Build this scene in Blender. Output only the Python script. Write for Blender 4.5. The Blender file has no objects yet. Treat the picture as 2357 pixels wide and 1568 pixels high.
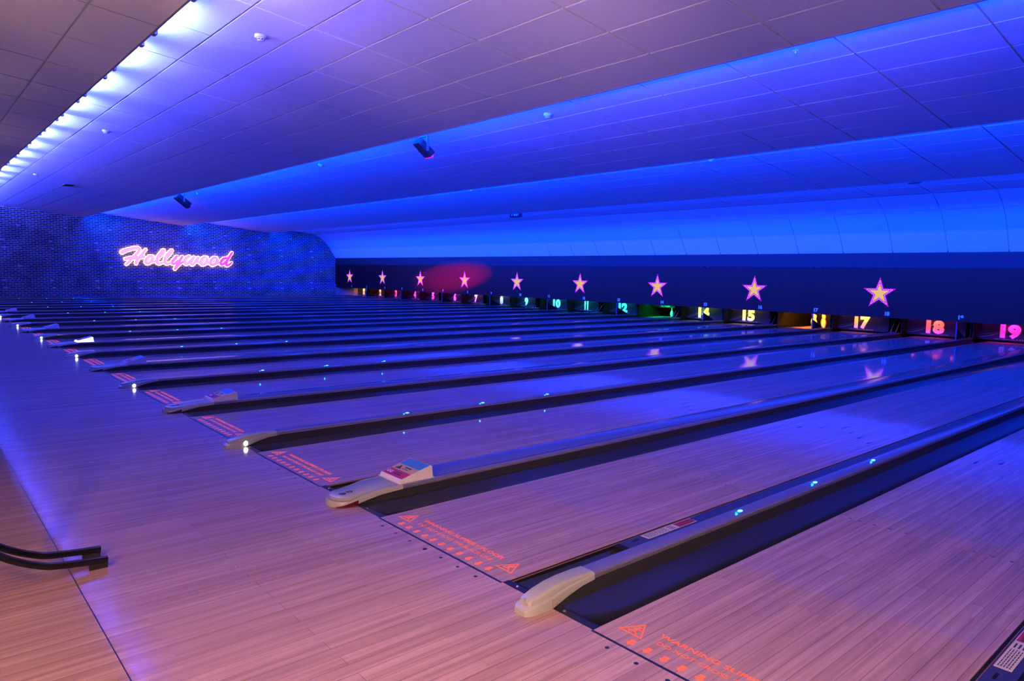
import bpy, bmesh, math, random
from mathutils import Vector, Matrix
random.seed(7)
C = bpy.context.scene.collection
PI = math.pi
SC = bpy.context.scene

# ------------------------------------------------------------------ camera (solved from the lane geometry)
CR = Vector((0.6574758592894362, 0.7532072017948733, 0.020109838784897322))
CU = Vector((-0.08341034825530444, 0.04623177593108289, 0.9954422819521919))
CF = Vector((-0.7488445821768002, 0.6561566383559608, -0.09322155161687913))
cd = bpy.data.cameras.new('camera'); cam = bpy.data.objects.new('camera', cd); C.objects.link(cam)
M = Matrix((CR, CU, -CF)).transposed().to_4x4(); M.translation = Vector((3.3554, -1.9808, 1.3717))
cam.matrix_world = M
cd.sensor_width = 36; cd.lens = 36 * 1615.81 / 2357; cd.clip_start = .02; cd.clip_end = 200
SC.camera = cam
vs = SC.view_settings
vs.view_transform = 'Standard'; vs.look = 'None'; vs.gamma = 1; vs.use_curve_mapping = False; vs.exposure = 0
SC.cycles.max_bounces = 3; SC.cycles.diffuse_bounces = 2; SC.cycles.glossy_bounces = 3; SC.cycles.use_light_tree = False
SC.cycles.use_adaptive_sampling = True; SC.cycles.adaptive_threshold = .04
SC.cycles.sample_clamp_indirect = 4; SC.cycles.caustics_reflective = False; SC.cycles.caustics_refractive = False
SC.cycles.use_denoising = True
SC.cycles.time_limit = 1200

# ------------------------------------------------------------------ dimensions
W, GN, GW = 1.0636, .5443, .7345
P = 2 * W + GN + GW
G = .235
N = 22
def lane(n):
    return (W + GN if n % 2 else 0.0) + P * ((n - 20 - (n % 2)) // 2)
WALLX = -32.72
XR = lane(22) + W + .62          # right hand wall
YM = 16.45                       # masking plane
YC = 17.82                       # curtain plane

# ------------------------------------------------------------------ materials
MATS = {}
def mat(name, col=(.5, .5, .5), rough=.5, emit=None, es=1.0, metal=0, spec=.5, coat=0, trans=0):
    if name in MATS: return MATS[name]
    m = bpy.data.materials.new(name); m.use_nodes = True
    b = m.node_tree.nodes['Principled BSDF']
    b.inputs['Base Color'].default_value = (*col, 1)
    b.inputs['Roughness'].default_value = rough
    b.inputs['Metallic'].default_value = metal
    b.inputs['Specular IOR Level'].default_value = spec
    b.inputs['Coat Weight'].default_value = coat
    b.inputs['Coat Roughness'].default_value = .05
    if emit:
        b.inputs['Emission Color'].default_value = (*emit, 1)
        b.inputs['Emission Strength'].default_value = es
        if name not in ('tube_glass', 'sign_halo', 'wedge_lit'): m.cycles.emission_sampling = 'NONE'
    MATS[name] = m
    return m
class NT:
    def __init__(s, m): s.t = m.node_tree; s.n = s.t.nodes; s.l = s.t.links
    def new(s, typ, **k):
        n = s.n.new(typ)
        for a, v in k.items():
            if a.startswith('i_'): n.inputs[a[2:].replace('_', ' ')].default_value = v
            else: setattr(n, a, v)
        return n
    def math(s, op, a, b=None, c=None):
        n = s.n.new('ShaderNodeMath'); n.operation = op
        for i, v in enumerate((a, b, c)):
            if v is None: continue
            if isinstance(v, (int, float)): n.inputs[i].default_value = v
            else: s.l.new(v, n.inputs[i])
        return n.outputs[0]
def wood(name, rough, board=.0273 * 2, seed=0.0, cols=((.64, .45, .42), (.56, .375, .345)), spec=.5, coat=0):
    m = mat(name, rough=rough, spec=spec, coat=coat); t = NT(m); b = t.n['Principled BSDF']
    tc = t.new('ShaderNodeTexCoord'); sx = t.new('ShaderNodeSeparateXYZ'); t.l.new(tc.outputs['Object'], sx.inputs[0])
    def planks(bw, ln, off, mort, ca, cb):
        cb_ = t.new('ShaderNodeCombineXYZ'); t.l.new(sx.outputs['Y'], cb_.inputs[0])
        t.l.new(t.math('ADD', sx.outputs['X'], off), cb_.inputs[1])
        br = t.new('ShaderNodeTexBrick'); t.l.new(cb_.outputs[0], br.inputs['Vector'])
        br.offset = .37; br.offset_frequency = 2
        for k, v in (('Scale', 1), ('Brick Width', ln), ('Row Height', bw), ('Mortar Size', mort), ('Mortar Smooth', .3), ('Bias', 0)):
            br.inputs[k].default_value = v
        br.inputs['Color1'].default_value = (*ca, 1); br.inputs['Color2'].default_value = (*cb, 1)
        br.inputs['Mortar'].default_value = (cb[0] * .55, cb[1] * .5, cb[2] * .5, 1)
        return br.outputs['Color']
    a = planks(board, 2.3, seed, .0012, *cols)
    c = planks(board / 2.7, 1.3, seed + .4, .0, (1, 1, 1), (.80, .76, .74))
    mp = t.new('ShaderNodeMapping'); t.l.new(tc.outputs['Object'], mp.inputs[0]); mp.inputs['Scale'].default_value = (55, 2.2, 1)
    no = t.new('ShaderNodeTexNoise'); t.l.new(mp.outputs[0], no.inputs['Vector']); no.inputs['Scale'].default_value = 1; no.inputs['Detail'].default_value = 5
    ra = t.new('ShaderNodeMapRange'); t.l.new(no.outputs['Fac'], ra.inputs[0])
    for k, v in zip((1, 2, 3, 4), (.3, .7, .82, 1.1)): ra.inputs[k].default_value = v
    m1 = t.new('ShaderNodeMixRGB', blend_type='MULTIPLY'); m1.inputs[0].default_value = 1
    t.l.new(a, m1.inputs[1]); t.l.new(c, m1.inputs[2])
    m2 = t.new('ShaderNodeMixRGB', blend_type='MULTIPLY'); m2.inputs[0].default_value = 1
    t.l.new(m1.outputs[0], m2.inputs[1]); t.l.new(ra.outputs[0], m2.inputs[2])
    t.l.new(m2.outputs[0], b.inputs['Base Color'])
    return m
def brick():
    m = mat('painted_brick', rough=.75, spec=.2); t = NT(m); b = t.n['Principled BSDF']
    tc = t.new('ShaderNodeTexCoord'); sx = t.new('ShaderNodeSeparateXYZ'); t.l.new(tc.outputs['Object'], sx.inputs[0])
    cb = t.new('ShaderNodeCombineXYZ'); t.l.new(sx.outputs['Y'], cb.inputs[0]); t.l.new(sx.outputs['Z'], cb.inputs[1])
    ns = t.new('ShaderNodeTexNoise'); t.l.new(tc.outputs['Object'], ns.inputs['Vector']); ns.inputs['Scale'].default_value = 9
    vm = t.new('ShaderNodeVectorMath', operation='SCALE'); t.l.new(ns.outputs['Color'], vm.inputs[0]); vm.inputs['Scale'].default_value = .026
    va = t.new('ShaderNodeVectorMath', operation='ADD'); t.l.new(cb.outputs[0], va.inputs[0]); t.l.new(vm.outputs[0], va.inputs[1])
    def bk(wd):
        br = t.new('ShaderNodeTexBrick'); t.l.new(va.outputs[0], br.inputs['Vector'])
        for k, v in (('Scale', 1), ('Brick Width', wd), ('Row Height', .0767), ('Mortar Size', .0095), ('Mortar Smooth', .35), ('Bias', .1)):
            br.inputs[k].default_value = v
        br.inputs['Color1'].default_value = (.03, .03, .03, 1); br.inputs['Color2'].default_value = (.10, .09, .085, 1)
        br.inputs['Mortar'].default_value = (.70, .66, .64, 1)
        return br
    b1, b2 = bk(.2265), bk(.125)
    yy = t.math('FLOORED_MODULO', sx.outputs['Y'], 1.704); zz = t.math('FLOORED_MODULO', sx.outputs['Z'], 1.687)
    # header course
    hz = t.math('LESS_THAN', t.math('ABSOLUTE', t.math('SUBTRACT', zz, .730)), .0383)
    hy = t.math('LESS_THAN', t.math('FLOORED_MODULO', t.math('SUBTRACT', yy, 1.33), 1.704), 1.05)
    hd = t.math('MULTIPLY', hz, hy)
    mx = t.new('ShaderNodeMixRGB'); t.l.new(hd, mx.inputs[0]); t.l.new(b1.outputs['Color'], mx.inputs[1]); t.l.new(b2.outputs['Color'], mx.inputs[2])
    # smeared mortar patches that recur in the wall
    pz = []
    for (cy, cz, ry, rz) in ((.246, 1.343, .075, .036), (1.445, .415, .08, .036), (1.387, .725, .085, .036)):
        dy = t.math('DIVIDE', t.math('SUBTRACT', yy, cy), ry); dz = t.math('DIVIDE', t.math('SUBTRACT', zz, cz), rz)
        d = t.math('ADD', t.math('MULTIPLY', dy, dy), t.math('MULTIPLY', dz, dz))
        pz.append(t.math('LESS_THAN', t.math('ADD', d, t.math('MULTIPLY', ns.outputs['Fac'], .6)), 1.1))
    pt = t.math('MAXIMUM', pz[0], t.math('MAXIMUM', pz[1], pz[2]))
    m2 = t.new('ShaderNodeMixRGB'); t.l.new(t.math('MULTIPLY', pt, .85), m2.inputs[0]); t.l.new(mx.outputs[0], m2.inputs[1]); m2.inputs[2].default_value = (.66, .62, .6, 1)
    n2 = t.new('ShaderNodeTexNoise'); t.l.new(tc.outputs['Object'], n2.inputs['Vector']); n2.inputs['Scale'].default_value = 1.6; n2.inputs['Detail'].default_value = 4
    ra = t.new('ShaderNodeMapRange'); t.l.new(n2.outputs['Fac'], ra.inputs[0])
    for k, v in zip((1, 2, 3, 4), (.3, .7, .65, 1.25)): ra.inputs[k].default_value = v
    m3 = t.new('ShaderNodeMixRGB', blend_type='MULTIPLY'); m3.inputs[0].default_value = 1
    t.l.new(m2.outputs[0], m3.inputs[1]); t.l.new(ra.outputs[0], m3.inputs[2])
    t.l.new(m3.outputs[0], b.inputs['Base Color'])
    bp = t.new('ShaderNodeBump'); bp.inputs['Strength'].default_value = .5; bp.inputs['Distance'].default_value = .01; bp.invert = True
    t.l.new(b1.outputs['Fac'], bp.inputs['Height']); t.l.new(bp.outputs[0], b.inputs['Normal'])
    return m
def speckle(name, col, rough, amt=.12, scale=220):
    m = mat(name, col, rough, spec=.2); t = NT(m); b = t.n['Principled BSDF']
    tc = t.new('ShaderNodeTexCoord'); no = t.new('ShaderNodeTexNoise'); t.l.new(tc.outputs['Object'], no.inputs['Vector'])
    no.inputs['Scale'].default_value = scale; no.inputs['Detail'].default_value = 2
    ra = t.new('ShaderNodeMapRange'); t.l.new(no.outputs['Fac'], ra.inputs[0])
    for k, v in zip((1, 2, 3, 4), (.25, .75, 1 - amt, 1 + amt)): ra.inputs[k].default_value = v
    m2 = t.new('ShaderNodeMixRGB', blend_type='MULTIPLY'); m2.inputs[0].default_value = 1; m2.inputs[1].default_value = (*col, 1)
    t.l.new(ra.outputs[0], m2.inputs[2]); t.l.new(m2.outputs[0], b.inputs['Base Color'])
    return m

LANE = wood('lane_wood', .055, seed=.0, spec=.9)
APPR = wood('approach_wood', .13, seed=.013, board=.0273 * 2.4, spec=.8)
BRICK = brick()
TILE = speckle('ceiling_tile', (.80, .80, .80), .9)
GRID = mat('ceiling_grid', (.75, .75, .75), .5)
COVE = speckle('cove_tile', (.82, .82, .82), .8, .05, 60)
NAVY = speckle('navy_panel', (.034, .005, .0030), .40, .15, 40)
FASC = mat('fascia_paint', (.0135, .0135, .0135), .6)
GUT = mat('gutter_plastic', (.022, .024, .026), .25, spec=.32)
BLK = mat('black_plastic', (.008, .008, .010), .4)
BLKM = mat('matt_black', (.006, .006, .007), .8, spec=.2)
FOUL = mat('foul_line_navy', (.008, .010, .035), .35)
CAP = mat('rail_cap_grey', (.60, .58, .54), .15, metal=.75, spec=.8)
NOSE = mat('nose_cream', (.40, .45, .42), .26, spec=.9)
SIDE = mat('divider_side', (.035, .035, .035), .45)
BRASS = mat('brass_trim', (.55, .25, .08), .35, metal=.6)
STEEL = mat('steel', (.55, .56, .58), .3, metal=.9)
DOT = mat('inlay_dark', (.010, .010, .04), .3)
WARN = mat('warning_print', (.80, .16, .05), .45, emit=(1.0, .12, .03), es=.60)
WHITE = mat('white_paint', (.85, .85, .85), .5)
LBL = mat('label_white', (.72, .72, .75), .5)
RED = mat('label_red', (.50, .02, .03), .5)
YEL = mat('label_yellow', (.62, .45, .12), .5)
BLU = mat('label_blue', (.05, .26, .55), .5)
INK = mat('label_ink', (.03, .03, .06), .6)
REDL = mat('red_lens', (.09, .004, .004), .15, coat=1)
LAMPW = mat('lamp_white', (.9, .9, .9), .4, emit=(1, .93, .82), es=7)
LEDC = mat('led_cyan', (.3, .9, 1), .3, emit=(.04, .55, 1), es=6)
GOLD = mat('star_gold', (.30, .20, .005), .7, emit=(1, .58, .20), es=.78, spec=.1)
MAG = mat('star_magenta', (.15, .0, .08), .7, spec=.1, emit=(.62, .008, .62), es=.85)
BULB = mat('star_bulb', (.9, .7, .9), .5, emit=(1, .62, 1), es=1.0)
STARLINE = mat('star_outline', (.03, .015, .02), .6)
PIN = mat('pin_white', (.80, .80, .78), .2, coat=.4)
PINR = mat('pin_stripe', (.03, .02, .02), .3)
GLASSB = mat('glass_dark', (.02, .02, .03), .1)
PLATE = mat('side_plate_grey', (.35, .33, .33), .4)

# ------------------------------------------------------------------ mesh helpers
def box(bm, x0, x1, y0, y1, z0, z1):
    v = [bm.verts.new(p) for p in ((x0, y0, z0), (x1, y0, z0), (x1, y1, z0), (x0, y1, z0), (x0, y0, z1), (x1, y0, z1), (x1, y1, z1), (x0, y1, z1))]
    for f in ((0, 3, 2, 1), (4, 5, 6, 7), (0, 1, 5, 4), (1, 2, 6, 5), (2, 3, 7, 6), (3, 0, 4, 7)): bm.faces.new([v[i] for i in f])
def quad(bm, *pts): bm.faces.new([bm.verts.new(p) for p in pts])
def cyl(bm, c, r, h, n=16, axis=2, r2=None):
    r2 = r if r2 is None else r2
    a, b = [], []
    for i in range(n):
        t = 2 * PI * i / n; q = [0, 0, 0]; u, w_ = [(1, 2), (2, 0), (0, 1)][axis]
        for lst, rr, hh in ((a, r, 0), (b, r2, h)):
            q = list(c); q[u] += rr * math.cos(t); q[w_] += rr * math.sin(t); q[axis] += hh; lst.append(bm.verts.new(q))
    for i in range(n): bm.faces.new((a[i], a[(i + 1) % n], b[(i + 1) % n], b[i]))
    bm.faces.new(a[::-1]); bm.faces.new(b)
def lathe(bm, prof, n=20, c=(0, 0, 0)):
    rings = []
    for r, z in prof:
        rings.append([bm.verts.new((c[0] + r * math.cos(2 * PI * i / n), c[1] + r * math.sin(2 * PI * i / n), c[2] + z)) for i in range(n)] if r > 1e-6 else [bm.verts.new((c[0], c[1], c[2] + z))])
    for a, b in zip(rings, rings[1:]):
        for i in range(n):
            j = (i + 1) % n
            if len(a) == 1: bm.faces.new((a[0], b[i], b[j]))
            elif len(b) == 1: bm.faces.new((a[i], a[j], b[0]))
            else: bm.faces.new((a[i], a[j], b[j], b[i]))
def loft(bm, secs, cap=True):
    R_ = [[bm.verts.new(p) for p in s] for s in secs]; n = len(secs[0])
    for a, b in zip(R_, R_[1:]):
        for i in range(n): bm.faces.new((a[i], a[(i + 1) % n], b[(i + 1) % n], b[i]))
    if cap: bm.faces.new(R_[0][::-1]); bm.faces.new(R_[-1])
def tube(bm, pts, r, n=8):
    pts = [Vector(p) for p in pts]; secs = []
    for i, p in enumerate(pts):
        d = (pts[min(i + 1, len(pts) - 1)] - pts[max(i - 1, 0)]).normalized()
        s = d.cross(Vector((0, 0, 1)))
        if s.length < .05: s = d.cross(Vector((1, 0, 0)))
        s.normalize(); u = s.cross(d)
        secs.append([p + r * (math.cos(2 * PI * k / n) * s + math.sin(2 * PI * k / n) * u) for k in range(n)])
    loft(bm, secs)
def extr(bm, poly, d):      # polygon (list of 3d points) extruded by vector d
    loft(bm, [[Vector(p) for p in poly], [Vector(p) + Vector(d) for p in poly]])
def mesh(name, bm, m, smooth=False):
    bmesh.ops.recalc_face_normals(bm, faces=bm.faces)
    me = bpy.data.meshes.new(name); bm.to_mesh(me); bm.free()
    if m: me.materials.append(m)
    if smooth:
        for p in me.polygons: p.use_smooth = True
        try: me.set_sharp_from_angle(angle=math.radians(38))
        except Exception: pass
    return me
def link(name, me, parent=None, loc=None, label=None):
    o = bpy.data.objects.new(name, me); C.objects.link(o)
    if parent: o.parent = parent
    if loc: o.location = loc
    if label: o['label'] = label
    return o
def obj(name, bm, m, parent=None, smooth=False, label=None, loc=None): return link(name, mesh(name, bm, m, smooth), parent, loc, label)
def thing(name, label, cat, loc=(0, 0, 0), group=None, rot=None):
    o = bpy.data.objects.new(name, None); C.objects.link(o); o.location = loc; o.empty_display_size = .1
    if rot: o.rotation_euler = rot
    o['label'] = label; o['category'] = cat
    if group: o['group'] = group
    return o
def struct(name, bm, m, smooth=False, parent=None):
    o = obj(name, bm, m, parent, smooth)
    if not parent: o['kind'] = 'structure'
    return o
def dup(src, loc, label, group=None):
    r = src.copy(); C.objects.link(r); r.location = loc; r['label'] = label
    if group: r['group'] = group
    for ch in list(src.children):
        c = ch.copy(); C.objects.link(c); c.parent = r
        for g in list(ch.children):
            d = g.copy(); C.objects.link(d); d.parent = c
    return r
def BM(): return bmesh.new()
def lamp(name, typ, loc, energy, color, rot=None, size=.1, size_y=None, **k):
    ld = bpy.data.lights.new(name, typ); ld.energy = energy; ld.color = color
    if typ == 'AREA':
        ld.shape = 'RECTANGLE' if size_y else 'SQUARE'; ld.size = size
        if size_y: ld.size_y = size_y
    elif typ in ('POINT', 'SPOT'): ld.shadow_soft_size = size
    for a, v in k.items(): setattr(ld, a, v)
    o = bpy.data.objects.new(name, ld); C.objects.link(o); o.location = loc
    if rot: o.rotation_euler = rot
    return o
TXT = {}
def text_mesh(s, size, m, off=0., ext=.002, sx=1.0, space=1.0, key=''):
    k = (s, size, m.name, off, ext, sx, space)
    if k in TXT: return TXT[k]
    cu = bpy.data.curves.new('t', 'FONT'); cu.body = s; cu.size = size; cu.extrude = ext; cu.offset = off
    cu.align_x = 'CENTER'; cu.align_y = 'CENTER'; cu.resolution_u = 3; cu.space_character = space
    o = bpy.data.objects.new('t', cu); C.objects.link(o)
    dg = bpy.context.evaluated_depsgraph_get(); dg.update()
    me = bpy.data.meshes.new_from_object(o.evaluated_get(dg))
    bpy.data.objects.remove(o); bpy.data.curves.remove(cu)
    xs = [v.co.x for v in me.vertices]; ys = [v.co.y for v in me.vertices]
    cx, cy = (min(xs) + max(xs)) / 2, (min(ys) + max(ys)) / 2
    for v in me.vertices: v.co.x = (v.co.x - cx) * sx; v.co.y -= cy
    me.materials.clear(); me.materials.append(m)
    TXT[k] = me
    return me
def fit_text(s, width, height, m, off=0., ext=.001, space=1.0):
    me = text_mesh(s, 1.0, m, off, ext, 1.0, space).copy()
    xs = [v.co.x for v in me.vertices]; ys = [v.co.y for v in me.vertices]
    kx, ky = width / (max(xs) - min(xs)), height / (max(ys) - min(ys))
    for v in me.vertices: v.co.x *= kx; v.co.y *= ky
    return me
def join_meshes(name, parts, m):      # parts: (mesh, matrix)
    bm = bmesh.new()
    for me, mx in parts:
        t = bmesh.new(); t.from_mesh(me); bmesh.ops.transform(t, matrix=mx, verts=t.verts)
        tmp = bpy.data.meshes.new('x'); t.to_mesh(tmp); t.free(); bm.from_mesh(tmp); bpy.data.meshes.remove(tmp)
    me = bpy.data.meshes.new(name); bm.to_mesh(me); bm.free(); me.materials.append(m)
    return me
UP = Matrix.Rotation(PI / 2, 4, 'X')      # text in XY plane -> standing, facing -Y

# ------------------------------------------------------------------ SETTING
bm = BM(); box(bm, WALLX, XR, -10, 0, -.12, 0)
floor = struct('floor', bm, APPR)
bm = BM(); box(bm, WALLX, XR, -1.4565, -1.4525, -.002, .0004); struct('floor_seam', bm, DOT, parent=floor)
bm = BM()
for n in range(13, 23):
    for i, b in enumerate((5, 10, 15, 20, 25, 30, 35)):
        cyl(bm, (lane(n) + b * W / 39 - .5 * W / 39, -.057, -.001), .012 if b == 20 else .0088, .0018, 12)
struct('approach_dots', bm, DOT, parent=floor)
bm = BM(); box(bm, WALLX, XR, .0, 22, -.32, -.25)
struct('trim_1', bm, BLKM)
bm = BM(); quad(bm, (WALLX, -10, 0), (WALLX, YM + .02, 0), (WALLX, YM + .02, 4.4), (WALLX, -10, 4.4))
struct('wall_left', bm, BRICK)
bm = BM(); box(bm, WALLX - .02, WALLX, YM + .02, 20.4, -.3, 2.2)
struct('wall_left', bm, PLATE)
bm = BM(); box(bm, XR, XR + .1, -10, 22, -.3, 4.4); struct('wall_right', bm, mat('side_wall_paint', (.2, .2, .24), .7))
bm = BM(); box(bm, WALLX, XR, -10.1, -10, 0, 4.4); struct('wall_back', bm, mat('back_wall_paint', (.22, .18, .17), .7))
bm = BM(); box(bm, WALLX, XR, 20.3, 20.4, -.3, 3.6); struct('wall_front', bm, BLKM)

def ceil_sec(y0, y1, z0, z1, gx, rows, yoff=0.0):
    """sloped lay-in tiles 1.2 x .6 with a narrow reveal around each"""
    bm = BM(); bg = BM(); g = .011
    zz = lambda y: z0 + (z1 - z0) * (y - y0) / (y1 - y0)
    ys = [y0] + [y for y in rows if y0 + .03 < y < y1 - .03] + [y1]
    k0 = math.floor((WALLX - gx) / 1.2); x = gx + 1.2 * k0; xs = []
    while x < XR + 1.2: xs.append(min(max(x, WALLX), XR)); x += 1.2
    for xa, xb in zip(xs, xs[1:]):
        if xb - xa < .03: continue
        for ya, yb in zip(ys, ys[1:]):
            a, b, c, d = xa + g, xb - g, ya + g, yb - g
            quad(bm, (a, c, zz(c)), (b, c, zz(c)), (b, d, zz(d)), (a, d, zz(d)))
            h = .017
            for (p, q) in (((a, c), (b, c)), ((b, c), (b, d)), ((b, d), (a, d)), ((a, d), (a, c))):
                quad(bm, (p[0], p[1], zz(p[1])), (q[0], q[1], zz(q[1])), (q[0], q[1], zz(q[1]) + h), (p[0], p[1], zz(p[1]) + h))
    quad(bg, (WALLX, y0, z0 + .015), (XR, y0, z0 + .015), (XR, y1, z1 + .015), (WALLX, y1, z1 + .015))
    box(bg, WALLX, XR, y0, y1, max(z0, z1) + .35, max(z0, z1) + .4)
    c = struct('ceiling', bm, TILE); struct('ceiling_grid', bg, GRID, parent=c)
PY = .597
SEC = [(-4.18, .03, 4.10, 3.66), (.03, 4.298, 3.962, 3.504), (4.298, 8.477, 3.816, 3.388), (8.477, 12.656, 3.712, 3.28), (12.656, 15.20, 3.60, 3.335)]
GX = (.67, .022, .043, .043, .03)
for i, (a, b, c, d) in enumerate(SEC):
    base = .03 if i == 0 else .119 if i == 1 else 4.298
    ceil_sec(a, b, c, d, GX[i], [base + PY * k for k in range(-20, 40)])
ceil_sec(-10, -4.18, 4.1, 4.1, .67, [.03 + PY * k for k in range(-20, 0)])
RISE = mat('riser_paint', (.25, .25, .27), .6)
for i in range(4):
    yb, z0, z1 = SEC[i][1], SEC[i][3], SEC[i + 1][2]
    bm = BM(); box(bm, WALLX, XR, yb - .02, yb - .001, z0 - .004, z1 + .02)
    struct('trim_2', bm, RISE)
prof = [(15.20, 3.335), (15.34, 3.262), (15.48, 3.186), (15.615, 3.108), (15.74, 3.022), (15.85, 2.935), (15.95, 2.833), (16.04, 2.725), (16.12, 2.612), (16.21, 2.48), (16.30, 2.342), (16.40, 2.18), (16.52, 1.98), (16.62, 1.80)]
joints = (4, 8)
bm = BM(); bg = BM(); xs = []
x = .03 + 1.2 * math.floor((WALLX - .03) / 1.2)
while x < XR + 1.2: xs.append(min(max(x, WALLX), XR)); x += 1.2
g = .010
rng = [(0, 4), (4, 8), (8, 13)]
for xa, xb in zip(xs, xs[1:]):
    if xb - xa < .03: continue
    for r0, r1 in rng:
        pts = prof[r0:r1 + 1]
        V0 = [bm.verts.new((xa + g, y + (.004 if k == 0 else -.004 if k == len(pts) - 1 else 0), z + (-.006 if k == 0 else .006 if k == len(pts) - 1 else 0))) for k, (y, z) in enumerate(pts)]
        V1 = [bm.verts.new((xb - g, v.co.y, v.co.z)) for v in V0]
        for k in range(len(pts) - 1): bm.faces.new((V0[k], V1[k], V1[k + 1], V0[k + 1]))
for k in range(len(prof) - 1):
    (ya, za), (yb, zb) = prof[k], prof[k + 1]
    quad(bg, (WALLX, ya + .008, za + .01), (XR, ya + .008, za + .01), (XR, yb + .008, zb + .01), (WALLX, yb + .008, zb + .01))
cv = struct('ceiling', bm, COVE, smooth=True); struct('cove_grid', bg, GRID, parent=cv)
bm = BM(); box(bm, WALLX, XR, YM, YM + .03, 1.735, 2.128); box(bm, WALLX, XR, YM - .02, YM + .05, 2.128, 2.142); box(bm, WALLX, XR, YM - .012, YM, 1.735, 1.79)
struct('trim_3', bm, FASC)

# ------------------------------------------------------------------ LANES
def mk_lane_meshes():
    R = {}
    bm = BM(); box(bm, 0, W, .0, 17.53, -.05, 0); R['lane_surface'] = mesh('lane_surface', bm, LANE)
    bm = BM(); box(bm, 0, W, -.0115, .0, -.02, .0009); R['foul_line'] = mesh('foul_line', bm, FOUL)
    bm = BM(); bd = W / 39
    for b in (3, 5, 8, 11, 14, 26, 29, 32, 35, 37): cyl(bm, ((b - .5) * bd, 2.134, -.001), .0095, .0016, 10)
    R['guide_dots'] = mesh('guide_dots', bm, DOT)
    bm = BM()
    for b, y in zip((5, 10, 15, 20, 25, 30, 35), (4.25, 4.38, 4.53, 4.70, 4.53, 4.38, 4.25)):
        x = (b - .5) * bd
        extr(bm, [(x - .012, y - .07, -.001), (x + .012, y - .07, -.001), (x, y + .07, -.001)], (0, 0, .0016))
    R['guide_arrows'] = mesh('guide_arrows', bm, DOT)
    # gutters: profile across x (0..G), deepening from the foul line
    def gut(flip):
        bm = BM(); secs = []
        for y, dp in ((.0, .012), (.07, .045), (.35, .06), (17.53, .075)):
            row = []
            for k in range(13):
                t = k / 12; x = t * .221
                z = -dp * (math.sin(PI * t) ** .75) if 0 < t < 1 else 0.0
                z -= .004
                row.append((W + x if not flip else -x, y, z))
            secs.append([bm.verts.new(p) for p in row])
        for a, b in zip(secs, secs[1:]):
            for k in range(12): bm.faces.new((a[k], a[k + 1], b[k + 1], b[k]))
        return mesh('gutter', bm, GUT, True)
    R['gutter_r'] = gut(False); R['gutter_l'] = gut(True)
    for s in (0, 1):
        x0 = W + .002 if s == 0 else -.219; x1 = x0 + .217
        bm = BM()
        p = [(x0, 0, -.03), (x0, 0, .0015), (x0, .035, .0015), (x0, .10, -.035)]
        loft(bm, [p, [(x1, a, b) for _, a, b in p]])
        R['end_plate%d' % s] = mesh('end_plate', bm, BLK)
        xb = W + .077 if s == 0 else -.175
        bm = BM(); lathe(bm, [(0, .006), (.004, .0055), (.0065, .003), (.007, 0), (0, 0)], 10, (xb, .02, .001))
        R['bolt%d' % s] = mesh('bolt', bm, STEEL, True)
    # raised black edge + brass trim, and the folded bumper lying in the right gutter
    bm = BM(); box(bm, W + .001, W + .013, 0, 17.5, -.05, -.006); box(bm, W + .013, W + .0175, 0.01, 17.5, -.05, -.008); R['edge_trim'] = mesh('edge_trim', bm, BLKM)
    bm = BM(); box(bm, W + .0135, W + .0165, .01, 17, -.0075, -.003); R['brass_strip'] = mesh('brass_strip', bm, BRASS)
    bm = BM(); box(bm, W + .019, W + .107, .775, 17.2, -.03, -.0025); R['gutter_bumper'] = mesh('gutter_bumper', bm, mat('bumper_navy', (.035, .04, .06), .3))
    bm = BM(); box(bm, W + .107, W + .122, .73, 17.2, -.05, -.0035); box(bm, W + .017, W + .107, .73, .775, -.05, -.0055); R['bumper_slot'] = mesh('bumper_slot', bm, BLKM)
    bm = BM(); box(bm, W + .045, W + .056, .845, .90, -.0026, -.0018); R['bumper_latch'] = mesh('bumper_latch', bm, BLKM)
    bm = BM(); box(bm, W + .024, W + .080, .945, 1.385, -.0026, -.0012); R['sticker'] = mesh('warning_sticker', bm, LBL)
    bm = BM(); box(bm, W + .028, W + .076, 1.225, 1.378, -.0013, -.0006); R['sticker_red'] = mesh('sticker_red_block', bm, RED)
    bm = BM()
    for k in range(5):
        x = W + .032 + k * .009
        y = .96
        while y < 1.14: d = random.uniform(.01, .03); box(bm, x, x + .0035, y, min(y + d, 1.14), -.0013, -.0008); y += d + .005
    for k in range(3): box(bm, W + .034 + k * .014, W + .040 + k * .014, 1.155, 1.20, -.0013, -.0008)
    for k in range(2):
        x = W + .040 + k * .018; y = 1.235
        while y < 1.37: d = random.uniform(.008, .014); box(bm, x, x + .009, y, y + d, -.0007, -.0002); y += d + .005
    R['sticker_text'] = mesh('sticker_text', bm, INK)
    # warning print
    parts = []
    parts.append((fit_text('WARNING SLIPPERY FLOOR', .672, .029, WARN, .012, .0003), Matrix.Translation((.531, .173, .0009))))
    parts.append((fit_text('DO NOT CROSS THE BLACK LINE', .626, .024, WARN, -.004, .0003), Matrix.Translation((.534, .117, .0009))))
    for q_, nm in enumerate(('warning_text_top', 'warning_text_bottom')): R[nm] = join_meshes('warning_text', [parts[q_]], WARN)
    def tri(bm, cx):
        o = [(cx - .058, .090), (cx + .058, .090), (cx, .193)]; q = [(cx - .047, .0965), (cx + .047, .0965), (cx, .1795)]
        for i in range(3):
            j = (i + 1) % 3
            extr(bm, [(*o[i], .0005), (*o[j], .0005), (*q[j], .0005), (*q[i], .0005)], (0, 0, .0007))
        # slipping figure
        def seg(a, b, w1, w2):
            a = Vector((cx + a[0], .0965 + a[1], .0005)); b = Vector((cx + b[0], .0965 + b[1], .0005)); d = (b - a).normalized(); s = Vector((-d.y, d.x, 0))
            extr(bm, [a + s * w1, a - s * w1, b - s * w2, b + s * w2], (0, 0, .0007))
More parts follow.
